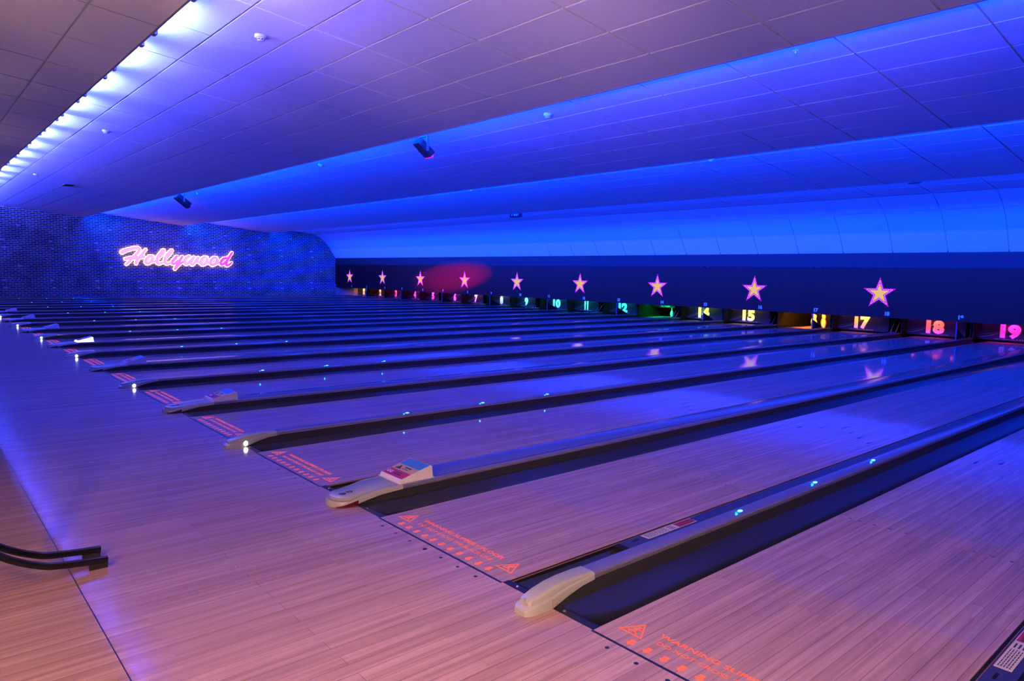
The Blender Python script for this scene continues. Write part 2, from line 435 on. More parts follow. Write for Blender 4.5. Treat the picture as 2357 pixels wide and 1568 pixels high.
        seg((.002, .050), (-.004, .022), .006, .006); seg((-.004, .024), (-.020, .014), .0045, .003); seg((-.020, .014), (-.027, .021), .003, .003)
        seg((-.003, .024), (.014, .014), .0045, .003); seg((.014, .014), (.024, .004), .003, .003)
        seg((.002, .048), (.018, .040), .0028, .0022); seg((.0, .048), (-.014, .042), .0028, .0022)
        cyl(bm, (cx + .003, .0965 + .059, .0005), .0062, .0007, 10)
    bm = BM(); tri(bm, .108); R['warning_tri_l'] = mesh('warning_triangle', bm, WARN)
    bm = BM(); tri(bm, .962); R['warning_tri_r'] = mesh('warning_triangle', bm, WARN)
    bm = BM()
    for k in range(11):
        x = .156 + k * .0755
        extr(bm, [(x, .020, .0005), (x + .019, .038, .0005), (x + .011, .038, .0005), (x + .011, .063, .0005), (x - .011, .063, .0005), (x - .011, .038, .0005), (x - .019, .038, .0005)], (0, 0, .0007))
    R['warning_arrows'] = mesh('warning_arrow_row', bm, WARN)
    return R
LM = mk_lane_meshes()
def lane_label(n):
    if n == 22: return 'wooden bowling lane beyond the divider at the bottom right corner'
    if n == 21: return 'nearest bowling lane, its orange warning print cut off by the bottom edge'
    if n == 20: return 'bowling lane with fully readable orange warning print, right of the red labelled wedge box'
    if n == 16: return 'bowling lane leading to the open amber lit pin deck'
    return 'wooden bowling lane that runs to the pin curtain of number %d' % n
for n in range(1, N + 1):
    t = thing('bowling_lane', lane_label(n), 'bowling lane', (lane(n), 0, 0), 'bowling lanes side by side')
    for k in ('lane_surface', 'foul_line', 'guide_dots', 'guide_arrows', 'edge_trim'):
        link(k, LM[k], t)
    for k, nm in (('warning_text_top', 'warning_text'), ('warning_text_bottom', 'warning_text'), ('warning_tri_l', 'warning_triangle'), ('warning_tri_r', 'warning_triangle'), ('warning_arrows', 'warning_arrow_row')):
        link(nm, LM[k], t)
    for s, k in ((0, 'gutter_r'), (1, 'gutter_l')):
        g_ = link('gutter', LM[k], t)
        link('end_plate', LM['end_plate%d' % s], g_); link('bolt', LM['bolt%d' % s], g_)
    link('brass_strip', LM['brass_strip'], t)
    gb = link('gutter_bumper', LM['gutter_bumper'], t)
    link('bumper_slot', LM['bumper_slot'], gb); link('bumper_latch', LM['bumper_latch'], gb)
    if n % 2 == 0 or n in (19, 21):
        st = link('warning_sticker', LM['sticker'], gb, label='white and red instruction sticker')
        # print lies on the sticker
        link('sticker_red_block', LM['sticker_red'], gb, label='red block of the sticker'); link('sticker_text', LM['sticker_text'], gb)

# ------------------------------------------------------------------ DIVIDERS
def rrect(hw, z0, z1, y, r):       # rounded-top cross-section in xz
    pts = [(-hw, y, z0), (-hw, y, z1 - r)]
    for k in range(1, 4): a = PI / 2 * k / 4; pts.append((-hw + r * (1 - math.cos(a)), y, z1 - r + r * math.sin(a)))
    pts.append((-hw + r, y, z1)); pts.append((hw - r, y, z1))
    for k in range(1, 4): a = PI / 2 * k / 4; pts.append((hw - r + r * math.sin(a), y, z1 - r + r * math.cos(a)))
    pts += [(hw, y, z1 - r), (hw, y, z0)]
    return pts
def narrow_meshes():
    R = {}
    bm = BM(); loft(bm, [rrect(.045, .057, .084, .25, .012), rrect(.045, .057, .084, 17.5, .012)]); R['rail_cap'] = mesh('rail_cap', bm, CAP, True)
    bm = BM(); box(bm, -.0365, .0365, .0, 17.5, -.004, .0585); box(bm, -.0503, .0503, .0, 17.5, -.12, -.003); R['divider_body'] = mesh('divider_body', bm, SIDE)
    bm = BM()
    loft(bm, [rrect(.030, 0, .020, -.142, .006), rrect(.042, 0, .030, -.130, .008), rrect(.050, 0, .037, -.10, .009), rrect(.050, 0, .048, -.0, .009), rrect(.049, .030, .068, .1, .010), rrect(.049, .048, .078, .18, .010), rrect(.049, .055, .084, .255, .010)])
    loft(bm, [rrect(.024, .015, .050, -.118, .008), rrect(.034, .02, .058, -.108, .010), rrect(.040, .02, .073, -.05, .013), rrect(.041, .03, .087, .02, .014), rrect(.042, .045, .092, .10, .013), rrect(.043, .055, .0915, .19, .012), rrect(.0455, .055, .087, .255, .012)])
    R['rail_nose'] = mesh('rail_nose', bm, NOSE, True)
    bm = BM(); box(bm, -.006, .006, -.122, -.112, .048, .062); R['nose_latch'] = mesh('nose_latch', bm, NOSE)
    for nm in ('lamp',):
        bm = BM(); bmesh.ops.create_uvsphere(bm, u_segments=14, v_segments=8, radius=1)
        for v in bm.verts: v.co = Vector((.050 + v.co.x * .010, .002 + v.co.y * .017, .026 + v.co.z * .020))
        R['nose_lamp'] = mesh('nose_lamp', bm, LAMPW, True)
    bm = BM(); box(bm, .045, .056, -.014, .010, .008, .040); R['nose_lens'] = mesh('nose_lens', bm, mat('clear_lens', (.45, .42, .35), .15))
    bm = BM()
    bmesh.ops.create_uvsphere(bm, u_segments=10, v_segments=6, radius=1)
    for v in bm.verts: v.co = Vector((v.co.x * .012, v.co.y * .020, .084 + v.co.z * .006))
    R['rail_led'] = mesh('rail_led', bm, LEDC, True)
    bm = BM(); box(bm, -.018, .018, -.30, -.015, .0835, .0850); R['led_strip'] = mesh('led_strip', bm, mat('led_strip_glow', (.1, .4, .6), .3, emit=(.0, .16, .8), es=.9))
    return R
NM = narrow_meshes()
def wide_meshes():
    R = {}
    hw = .1325
    bm = BM(); loft(bm, [rrect(hw, .050, .077, .30, .010), rrect(hw, .050, .077, 17.5, .010)]); R['divider_cap'] = mesh('divider_cap', bm, CAP, True)
    bm = BM(); box(bm, .096, .101, .28, 17.4, .0768, .0775); R['cap_seam'] = mesh('cap_seam', bm, BLKM)
    bm = BM(); box(bm, -.1455, .1455, .0, 17.5, -.12, -.002); sc_ = lambda y, h: [(-h, y, -.004), (-h, y, .0515), (h, y, .0515), (h, y, -.004)]; loft(bm, [sc_(.0, .085), sc_(.16, .105), sc_(.30, .122), sc_(17.5, .122)]); R['divider_body'] = mesh('divider_body', bm, SIDE)
    # nose: plan is a rounded tongue; two tiers
    bm = BM()
    def plan(yf, hwb, yb, z0, z1, inset, n=14):
        lo = []; hi = []
        for k in range(n + 1):
            a = PI * k / n
            lo.append((-hwb * math.cos(a), yf + hwb * .85 * (1 - math.sin(a))))
            hi.append((-(hwb - inset) * math.cos(a), yf + inset + (hwb - inset) * .85 * (1 - math.sin(a))))
        return lo, hi
    def tier(yf, hwb, z0f, z1f, z1b, z0b, inset):
        lo, hi = plan(yf, hwb, .3, 0, 0, inset)
        bot = [(x, y, z0f) for x, y in lo]; mid = [(x, y, z1f - .008) for x, y in lo]; top = [(x, y, z1f) for x, y in hi]
        Vb = [bm.verts.new(p) for p in bot]; Vm = [bm.verts.new(p) for p in mid]; Vt = [bm.verts.new(p) for p in top]
        for k in range(len(lo) - 1):
            bm.faces.new((Vb[k], Vb[k + 1], Vm[k + 1], Vm[k])); bm.faces.new((Vm[k], Vm[k + 1], Vt[k + 1], Vt[k]))
        secs = [(lo[0][0], z0f, Vb[0], Vm[0], Vt[0], Vb[-1], Vm[-1], Vt[-1])]
        y0 = lo[0][1]
        rows = []
        for y, zz0, zz1, h in ((.06, z0f + (z0b - z0f) * .45, z1f + (z1b - z1f) * .55, hwb * 1.05), (.16, z0f + (z0b - z0f) * .8, z1f + (z1b - z1f) * .9, hwb * 1.10), (.302, z0b, z1b, hwb * 1.187)):
            h = min(h, hw + .0005)
            rows.append([bm.verts.new(p) for p in ((-h, y, zz0), (-h, y, zz1 - .008), (-h + inset, y, zz1), (h - inset, y, zz1), (h, y, zz1 - .008), (h, y, zz0))])
        first = [Vb[0], Vm[0], Vt[0], Vt[-1], Vm[-1], Vb[-1]]
        rr = [first] + rows
        bm.faces.new(Vt)
        for a, b in zip(rr, rr[1:]):
            for k in range(6):
                j = (k + 1) % 6
                if k == 5 : continue
                bm.faces.new((a[k], a[j], b[j], b[k]))
        bm.faces.new(rows[-1])
    tier(-.135, .112, 0.0, .034, .0772, .050, .006)
    tier(-.112, .090, .02, .060, .0785, .060, .014)
    R['divider_nose'] = mesh('divider_nose', bm, NOSE, True)
    bm = BM()
    ss = []
    for k in range(9):
        a = math.radians(52) * (1 - k / 8); x = .1135 * math.cos(a) + .0015; y = -.135 + .0965 * (1 - math.sin(a)) - .001; ss.append((x, y, .004 + .020 * k / 8))
    ss += [(.1165, -.018, .028), (.119, .004, .033)]
    loft(bm, [[(x - .02, y, .001), (x - .02, y, z), (x, y, z), (x + .001, y, .001)] for x, y, z in ss])
    R['red_lens'] = mesh('red_lens', bm, REDL)
    bm = BM()
    def D(cx, cy, r, s=1.0, z=.062):
        pts = []
        for k in range(13): a = -PI / 2 + PI * k / 12; pts.append((cx + r * .9 * math.cos(a) * s, cy + r * math.sin(a), z))
        pts += [(cx - r * .8, cy + r, z), (cx - r * .8, cy - r, z)]
        return pts
    extr(bm, D(.030, -.052, .021, 1, .0605), (0, 0, .0012))
    o = D(.028, -.006, .019, 1, .0640); q = D(.030, -.006, .009, 1, .0640); n = len(o)
    for i in range(n): j = (i + 1) % n; extr(bm, [o[i], o[j], q[j], q[i]], (0, 0, .0016))
    R['nose_logo'] = mesh('nose_logo', bm, INK)
    return R
WM = wide_meshes()
def nlabel(n):
    if n == 20: return 'nearest narrow lane divider, no lamp lit at its nose'
    if n == 18: return 'narrow lane divider left of the red labelled wedge box, white lamp lit at its nose'
    return 'narrow lane divider between the lanes of numbers %d and %d' % (n, n + 1)
for n in range(2, 21, 2):            # narrow: between n and n+1
    cx = lane(n) + W + GN / 2
    t = thing('lane_divider', nlabel(n), 'lane divider', (cx, 0, 0), 'narrow lane dividers')
    for k in ('rail_cap', 'divider_body', 'rail_nose'): link(k, NM[k], t)
    if n == 20: link('nose_lens', NM['nose_lens'], t); link('nose_latch', NM['nose_latch'], t)
    else: link('nose_lamp', NM['nose_lamp'], t, label='lit white lamp')
    for y in (1.508, 2.40, 3.30):
        link('rail_led', NM['rail_led'], t, (0, y, 0), 'cyan light'); 
        if n >= 16: lamp('rail_glow', 'POINT', (cx, y - .035, .096), .07, (.0, .35, 1), None, .006)
for n in range(1, 22, 2):            # wide: between n and n+1
    cx = lane(n) + W + GW / 2
    if n == 21: lb = 'wide lane divider just outside the bottom right corner'
    elif n == 19: lb = 'nearest wide lane divider, cream nose with red lens, carrying a wedge box'
    else: lb = 'wide lane divider between the lanes of numbers %d and %d' % (n, n + 1)
    t = thing('lane_divider', lb, 'lane divider', (cx, 0, 0), 'wide lane dividers')
    for k in ('divider_cap', 'cap_seam', 'divider_body', 'divider_nose', 'red_lens', 'nose_logo'): link(k, WM[k], t)
# edge rail beside lane 1 and beyond lane 22
for nm, x, lb in (('edge_rail', lane(1) - G - .005, 'thin edge rail along the foot of the brick wall'),):
    bm = BM(); box(bm, x - .02, x, 0, 17.5, -.1, .05)
    o = obj(nm, bm, SIDE); o['label'] = lb; o['category'] = 'edge rail'

# ------------------------------------------------------------------ WEDGE BOXES on the wide dividers
def wedge(loc, label, lit=False):
    t = thing('wedge_box', label, 'wedge box', loc, 'wedge boxes on the wide dividers')
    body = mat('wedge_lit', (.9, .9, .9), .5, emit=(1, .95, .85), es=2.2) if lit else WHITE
    bm = BM(); z0 = .0775; y0, y1 = .288, .526
    box(bm, -.125, .125, y0 - .008, y1 + .012, z0, z0 + .006)
    sec = lambda x: [(x, y0, z0 + .006), (x, y0 + .003, .099), (x, y0 + .010, .103), (x, y1 - .010, .157), (x, y1, .152), (x, y1 + .006, z0 + .006)]
    loft(bm, [sec(-.118), sec(.118)]); obj('housing', bm, body, t)
    f = lambda x, s: Vector((x, y0 + .012 + s * (y1 - y0 - .026), .1035 + s * .0525 + .0012))
    def band(nm, s0, s1, m, x0=-.112, x1=.112, up=0):
        bm = BM(); u = Vector((0, 0, up)); d = Vector((0, 0, .0006))
        extr(bm, [f(x0, s0) + u, f(x1, s0) + u, f(x1, s1) + u, f(x0, s1) + u], d); return obj(nm, bm, m, t)
    band('red_label', .0, .32, RED); band('yellow_label', .32, .62, YEL); band('blue_label', .62, 1.0, BLU)
    bm = BM(); u = Vector((0, 0, .0008))
    extr(bm, [f(-.085, .36) + u, f(-.030, .38) + u, f(-.065, .58) + u], (0, 0, .0005))
    for (x0, x1, s0, s1) in ((-.015, .055, .50, .55), (-.022, .045, .42, .445), (-.02, .06, .10, .16), (-.02, .05, .20, .23)):
        extr(bm, [f(x0, s0) + u, f(x1, s0) + u, f(x1, s1) + u, f(x0, s1) + u], (0, 0, .0005))
    obj('label_print', bm, INK, t)
    bm = BM()
    for cx in (-.085, -.055):
        pts = [f(cx + .012 * math.cos(a * PI / 5), .16 + .07 * math.sin(a * PI / 5)) + u for a in range(10)]
        pin = [f(cx + .006 * math.cos(a * PI / 5), .16 + .035 * math.sin(a * PI / 5)) + u for a in range(10)]
        for i in range(10): j = (i + 1) % 10; extr(bm, [pts[i], pts[j], pin[j], pin[i]], (0, 0, .0005))
    obj('label_symbols', bm, LBL, t)
    return t
for n in range(19, 4, -2):
    lb = {19: 'white wedge box with red, yellow and blue label on the nearest wide divider', 17: 'wedge box on the second wide divider, behind the nearest one, purple and blue lit',
          15: 'wedge box on the third wide divider, just right of the glowing one', 13: 'wedge box glowing brilliant white at left',
          11: 'wedge box on the divider directly behind the glowing white one', 9: 'wedge box second behind the glowing white one',
          7: 'wedge box at the left picture edge, third behind the glowing white one', 5: 'farthest wedge box, beyond the left edge'}[n]
    if n == 5: continue
    wedge((lane(n) + W + GW / 2, 0, 0), lb, n == 13)

# ------------------------------------------------------------------ MASKING PANELS
def star_pts(cx, cz, R, y, r=.382):
    return [(cx + (R if k % 2 == 0 else R * r) * math.sin(k * PI / 5), y, cz + (R if k % 2 == 0 else R * r) * math.cos(k * PI / 5)) for k in range(10)]
bm = BM(); a = star_pts(0, 0, .4095, -.004); b = star_pts(0, 0, .265, -.004)
for i in range(10): j = (i + 1) % 10; extr(bm, [a[i], a[j], b[j], b[i]], (0, -.004, 0))
STAR_B = mesh('star_border', bm, MAG)
bm = BM(); a = star_pts(0, 0, .275, -.0085); b = star_pts(0, 0, .255, -.0085)
for i in range(10): j = (i + 1) % 10; extr(bm, [a[i], a[j], b[j], b[i]], (0, -.0005, 0))
STAR_O = mesh('star_outline', bm, STARLINE)
bm = BM(); a = star_pts(0, 0, .262, -.004)
ce = bm.verts.new((0, -.0086, 0)); ring = [bm.verts.new((p[0], -.0086, p[2])) for p in a]
for i in range(10): bm.faces.new((ce, ring[i], ring[(i + 1) % 10]))
STAR_F = mesh('star_face', bm, GOLD)
bm = BM(); a = star_pts(0, 0, .325, -.009)
for i in range(10):
    p, q = Vector(a[i]), Vector(a[(i + 1) % 10])
    for k in range(6): c = p.lerp(q, (k + .5) / 6); cyl(bm, (c.x, c.y, c.z), .0085, -.003, 8, 1)
STAR_L = mesh('star_bulbs', bm, BULB)
HOOK = None
pair_names = {}
for n in range(1, 22, 2):
    x0 = lane(n) - GN / 2; x1 = x0 + P
    if n == 1: x0 = WALLX
    if n == 21: x1 = XR
    cx = lane(n) + W + GW / 2 - .05
    if n == 19: lb = 'navy masking panel at right edge, printed with number 19'
    elif n == 21: lb = 'navy masking panel beyond the right edge of view'
    else: lb = 'navy masking panel with gold star, printed with lane numbers %d and %d' % (n, n + 1)
    if n == 21: continue
    t = thing('masking_panel', lb, 'masking panel', (cx, YM, 0), 'masking panels above the lane ends', (0, 0, random.uniform(-.004, .004)))
    bm = BM(); box(bm, x0 - cx + .002, x1 - cx - .002, 0, .018, .497, 1.733); obj('panel', bm, NAVY, t)
    for nm, me in (('star_border', STAR_B), ('star_outline', STAR_O), ('star_face', STAR_F), ('star_bulbs', STAR_L)):
        link(nm, me, t, (0, 0, 1.092))
    for q in (n, n + 1):
        xo = lane(q) - .20 - cx
        o = link('lane_number', text_mesh(str(q), .125, WHITE, .0075, .002), t, (xo, -.004, .598)); o.rotation_euler = (PI / 2, 0, 0)
    for s in (-1, 1):
        bm = BM(); xh = (x0 if s < 0 else x1) - cx - s * .13; box(bm, xh - .05, xh + .05, -.02, .004, 1.722, 1.742); box(bm, xh + .045, xh + .052, -.022, -.002, 1.700, 1.742); obj('hanging_bracket', bm, BLK, t)

# ------------------------------------------------------------------ CURTAINS, HOUSINGS, POSTS
LEDS = {1: (1, .45, .05), 2: (1, .25, .02), 3: (1, .03, .06), 4: (1, .05, .35), 5: (1, .05, .55), 6: (.9, .08, .7), 7: (.75, .2, 1), 8: (.3, .5, 1), 9: (.12, .7, 1), 10: (.05, .8, .95), 11: (.05, .85, .75),
        12: (.02, .9, .7), 13: (.01, 1, .15), 14: (.6, 1, .03), 15: (1, .72, .04), 16: (1, .36, .02), 17: (1, .30, .015), 18: (1, .07, .015), 19: (1, .015, .25), 20: (1, .02, .4), 21: (.8, .02, .6), 22: (.6, .02, .8)}
HW = .6875
bm = BM()
pl = [(-HW, .455)]
pl += [(-HW, .10), (-HW + .02, .065), (-HW + .06, .045), (HW - .06, .045), (HW - .02, .065), (HW, .10), (HW, .455)]
pl += [(HW, .60), (-HW, .60)]
extr(bm, [(x, 0, z) for x, z in pl[1:-1] + [(-HW, .60)]], (0, .02, 0))
CURT = mesh('curtain_panel', bm, mat('curtain_navy', (.007, .008, .014), .35, spec=.4))
bm = BM()
for k in range(2):
    pr = []
    for i in range(14):
        s = i / 13; pr.append((-HW + .05 + s * (.75 + .1 * k), -.0012, .10 + .06 * k + .32 * s ** 1.7))
    for a, b in zip(pr, pr[1:]):
        w_ = .012 * (1 - .6 * k); extr(bm, [a, b, (b[0], b[1], b[2] + w_), (a[0], a[1], a[2] + w_)], (0, -.0006, 0))
for i in range(26):
    x = random.uniform(-HW + .08, HW - .08); z = random.uniform(.08, .44); r = random.uniform(.002, .0045); box(bm, x - r, x + r, -.002, -.0006, z - r, z + r)
SWOOSH = mesh('curtain_swoosh', bm, mat('swoosh_print', (.16, .16, .22), .4))
bm = BM(); box(bm, -.05, .05, -.03, .03, 0, .03); LEDBOX = mesh('led_box', bm, BLK)
bm = BM(); box(bm, 0, W, 17.56, 19.3, -.05, 0); DECK = mesh('pin_deck', bm, LANE)
bm = BM(); box(bm, -G + .01, -.005, 17.56, 19.3, -.10, -.085); FG0 = mesh('flat_gutter', bm, GUT)
bm = BM(); box(bm, W + .005, W + G - .01, 17.56, 19.3, -.10, -.085); FG1 = mesh('flat_gutter', bm, GUT)
def aim(o, d): o.rotation_euler = Vector(d).to_track_quat('-Z', 'Y').to_euler()
PRINT = mat('number_print', (.85, .82, .85), .45)
BRAND = mat('brand_print', (.32, .30, .42), .45)
for n in range(1, N + 1):
    cx = lane(n) + .453
    if n <= 19 and n != 16:
        tilt = n == 13
        lb = 'pin curtain with large number %d' % n + (' swung up over green lit pin deck' if tilt else ' at the end of its lane')
        t = thing('pin_curtain', lb, 'pin curtain', (cx, YC, 0), 'numbered pin curtains')
        link('curtain_panel', CURT, t)
        s = str(n)
        o = link('curtain_number', fit_text(s, .215 if len(s) == 1 else .19 if s == '11' else .42, .345, PRINT, .065, .001), t, (0.0 if n > 1 else .02, -.0025, .265)); o.rotation_euler = (PI / 2, 0, 0)
        o = link('brand_wordmark', fit_text('QUBICAAMF', .64, .030, BRAND, -.004, .001), t, (0, -.0025, .076)); o.rotation_euler = (PI / 2, 0, 0)
        link('curtain_swoosh', SWOOSH, t)
        if tilt: t.location = (cx, YC - .02, .60); t.rotation_euler = (math.radians(62), 0, 0)
        if tilt:
            for ch in t.children: ch.location.z -= .60
    # three colour lamps over the curtain
    col = LEDS[n]
    if n <= 20:
        lt = thing('curtain_lamp_bar', 'small bar of coloured lamps above pin curtain number %d' % n if n not in (16, 20) else ('small lamp bar above the open amber lit pin deck' if n == 16 else 'lamp bar above the curtain beyond the right edge'), 'lamp bar', (cx, YC - .19, .53), 'lamp bars above the curtains')
        bm = BM(); box(bm, -.62, .62, -.02, .02, .012, .03); obj('bar', bm, BLK, lt)
        for dx, e in ((-.50, .10), (0, 1.0), (.40, .10)):
            link('lamp_head', LEDBOX, lt, (dx, 0, -.018))
            rot = (math.radians(-28), 0, 0) if n not in (13, 16) else (math.radians(-40), 0, 0)
            E_ = 7 if n not in (13, 16) else 48
            lamp('led', 'AREA', (cx + dx, YC - (.185 if dx == 0 or n in (13, 16) else .06) + (.25 if n in (13, 16) else 0), .508 + (.0 if n not in (13, 16) else .03)), e * E_, col, (math.radians(24 if n not in (13, 16) else 50), 0, 0), .09 if dx == 0 else .05, .03)
    # pin deck housing
    if n == 1: continue_left = True
    lb = 'black pin deck housing behind lane %d' % n
    h = thing('pin_deck_housing', ('open amber lit pin deck housing between pin curtains 15 and 17' if n == 16 else 'dark pin deck housing behind pin curtain number %d' % n) if n < 20 else 'dark pin deck housing beyond the right edge, %s' % ('nearer the edge' if n == 20 else 'second from the edge' if n == 21 else 'third from the edge'), 'pin deck housing', (lane(n), 0, 0), 'pin deck housings')
    bm = BM(); box(bm, -G - .02, -G, 17.55, 20.2, -.2, 1.2); obj('side_plate', bm, PLATE if n == 1 else mat('housing_dark', (.007, .006, .006), .3), h)
    bm = BM(); box(bm, W + G, W + G + .02, 17.55, 20.2, -.2, 1.2); obj('side_plate', bm, mat('housing_dark', (.007, .006, .006), .3), h)
    link('pin_deck', DECK, h); link('flat_gutter', FG0, h); link('flat_gutter', FG1, h)
    bm = BM(); box(bm, -G, W + G, 19.9, 19.95, -.3, 1.2); obj('pit_cushion', bm, mat('pit_cushion', (.03, .02, .015), .8), h)
def label_nn(n): return 'between the lanes of numbers %d and %d' % (n, n + 1)
bmp = BM(); box(bmp, -.012, .012, -.012, .012, -.0, .50); POST = mesh('post', bmp, mat('post_blue_grey', (.07, .08, .12), .35))
bmp = BM(); extr(bmp, [(-.004, .012, .04), (-.004, .58, .065), (-.004, .50, .10), (-.004, .012, .30)], (.008, 0, 0)); GUS = mesh('gusset', bmp, BLKM)
for n in range(2, 20, 2):
    t = thing('support_post', 'thin upright post at the pin end ' + label_nn(n), 'support post', (lane(n) + W + GN / 2, 16.44, .046), 'support posts under the masking')
    link('post', POST, t, (0, 0, .040)).scale = (1, 1, .82); link('gusset', GUS, t, (0, 0, .0))
bmp = BM(); tube(bmp, [(0, 0, 0), (0, .38, .415), (0, .50, .55)], .007, 6); ROD = mesh('rod', bmp, mat('rod_metal', (.35, .35, .45), .3, metal=.5))
bmp = BM(); box(bmp, -.09, .09, -.03, .0, -.01, .012); RODF = mesh('rod_foot', bmp, BLK)
for n in range(1, 19, 2):
    t = thing('ball_lift_rods', 'pair of slanted rods at the pin end ' + label_nn(n), 'slanted rods', (lane(n) + W + GW / 2, 17.34, .088), 'slanted rods at the wide dividers')
    link('rod', ROD, t, (-.06, 0, .0)); link('rod', ROD, t, (.06, 0, .0)); link('rod_foot', RODF, t)

# ------------------------------------------------------------------ PINS (lane 16 and 13)
pp = [(0, 0), (.0258, 0), (.027, .008), (.0345, .035), (.0455, .07), (.0555, .095), (.0604, .118), (.0590, .145), (.0510, .180), (.0395, .210), (.0290, .235), (.0238, .255), (.0235, .270), (.0262, .295), (.0305, .320), (.0324, .345), (.0305, .362), (.0225, .376), (.010, .3805), (0, .381)]
bm = BM(); lathe(bm, pp, 20); PINM = mesh('pin_body', bm, PIN, True)
bm = BM()
for z, r in ((.243, .0272), (.262, .0243)):
    lathe(bm, [(r - .001, z - .004), (r + .0012, z - .004), (r + .0012, z + .004), (r - .001, z + .004)], 20)
PINS = mesh('neck_stripes', bm, PINR, True)
bm = BM(); cyl(bm, (0, 0, .38), .0012, .5, 6); CORD = mesh('pin_cord', bm, mat('cord', (.3, .28, .2), .7))
names10 = ['head pin at the front point', 'left pin of the second row', 'right pin of the second row', 'left pin of the third row', 'middle pin of the third row', 'right pin of the third row', 'leftmost pin of the back row', 'second pin from left in the back row', 'third pin from left in the back row', 'rightmost pin of the back row']
p0 = None; k = 0
for r in range(4):
    for i in range(r + 1):
        x = lane(16) + .535 + (i - r / 2) * .3048; y = 18.288 + r * .264
        t = thing('bowling_pin', 'bowling pin in the amber lit deck, ' + names10[k], 'bowling pin', (x, y, 0), 'pins standing in the amber lit deck')
        link('pin_body', PINM, t); link('neck_stripes', PINS, t); link('pin_cord', CORD, t); k += 1
t = thing('bowling_pin', 'lone dim bowling pin under the swung up green curtain 13', 'bowling pin', (lane(13) + .60, 18.36, 0))
link('pin_body', PINM, t); link('neck_stripes', PINS, t); link('pin_cord', CORD, t)

# ------------------------------------------------------------------ SIGN
SIGN = [('H',[[(5.825,2.042,0.076),(5.948,2.115,0.073),(6.163,2.193,0.065),(6.378,2.253,0.059),(6.508,2.244,0.053),(6.538,2.169,0.049),(6.481,2.066,0.047),(6.369,1.92,0.045),(6.248,1.786,0.045),(6.137,1.654,0.042),(5.989,1.497,0.04)],[(5.959,1.737,0.053),(6.151,1.783,0.061),(6.366,1.808,0.065),(6.54,1.819,0.061),(6.715,1.854,0.047)],[(6.811,2.203,0.04),(6.72,2.075,0.042),(6.607,1.916,0.045),(6.495,1.782,0.045),(6.411,1.649,0.049),(6.392,1.554,0.056)]]),('o',[[(7.111,1.873,0.049),(7.001,1.905,0.049),(6.889,1.83,0.049),(6.803,1.696,0.049),(6.811,1.577,0.049),(6.915,1.562,0.049),(7.028,1.643,0.049),(7.086,1.764,0.052),(7.111,1.873,0.049)],[(7.061,1.655,0.035),(7.161,1.646,0.033),(7.24,1.697,0.028)]]),('l',[[(7.355,1.832,0.035),(7.517,2.007,0.04),(7.606,2.179,0.04),(7.544,2.189,0.04),(7.405,2.003,0.047),(7.299,1.807,0.052),(7.283,1.625,0.054),(7.371,1.555,0.049),(7.519,1.62,0.038)]]),('l',[[(7.705,1.843,0.035),(7.869,2.031,0.04),(7.959,2.198,0.04),(7.896,2.19,0.04),(7.755,2.015,0.047),(7.648,1.817,0.052),(7.627,1.635,0.054),(7.721,1.558,0.049),(7.871,1.617,0.038)]]),('y',[[(8.151,1.924,0.051),(8.052,1.8,0.054),(7.942,1.658,0.054),(7.952,1.57,0.051),(8.072,1.598,0.044),(8.206,1.716,0.041)],[(8.397,1.913,0.049),(8.303,1.757,0.051),(8.215,1.602,0.051),(8.14,1.473,0.054),(8.065,1.325,0.049)],[(8.127,1.396,0.037),(8.262,1.539,0.037),(8.422,1.671,0.032)]]),('w',[[(8.72,1.942,0.051),(8.584,1.855,0.056),(8.514,1.712,0.058),(8.541,1.585,0.056),(8.651,1.594,0.051),(8.777,1.732,0.046),(8.941,1.917,0.044)],[(8.941,1.917,0.041),(8.838,1.734,0.049),(8.804,1.591,0.051),(8.884,1.548,0.049),(8.985,1.673,0.046),(9.138,1.897,0.046)],[(9.138,1.884,0.044),(9.086,1.741,0.041),(9.134,1.664,0.037),(9.221,1.667,0.032)]]),('o',[[(9.54,1.91,0.054),(9.401,1.912,0.054),(9.279,1.772,0.056),(9.264,1.616,0.056),(9.35,1.56,0.054),(9.471,1.621,0.056),(9.556,1.754,0.061),(9.54,1.91,0.054)],[(9.509,1.648,0.041),(9.598,1.651,0.034),(9.675,1.692,0.027)]]),('o',[[(10.011,1.905,0.054),(9.87,1.907,0.054),(9.74,1.772,0.056),(9.724,1.615,0.056),(9.812,1.558,0.054),(9.942,1.62,0.056),(10.028,1.754,0.058),(10.011,1.905,0.054)],[(9.981,1.647,0.041),(10.071,1.65,0.034),(10.136,1.691,0.027)]]),('d',[[(10.491,1.913,0.051),(10.347,1.882,0.054),(10.221,1.746,0.054),(10.206,1.614,0.054),(10.277,1.589,0.049),(10.409,1.698,0.044),(10.516,1.807,0.041)],[(10.759,2.187,0.044),(10.651,2.024,0.046),(10.542,1.835,0.049),(10.467,1.647,0.051),(10.498,1.548,0.051),(10.617,1.597,0.044),(10.738,1.7,0.032)]])]
def catmull(pts, k=5):
    out = []; n = len(pts); P_ = [Vector(p) for p in pts]
    for i in range(n - 1):
        a, b, c, d = P_[max(i - 1, 0)], P_[i], P_[i + 1], P_[min(i + 2, n - 1)]
        for j in range(k):
            t = j / k
            out.append(.5 * ((2 * b) + (c - a) * t + (2 * a - 5 * b + 4 * c - d) * t * t + (3 * b - a - 3 * c + d) * t ** 3))
    out.append(P_[-1]); return out
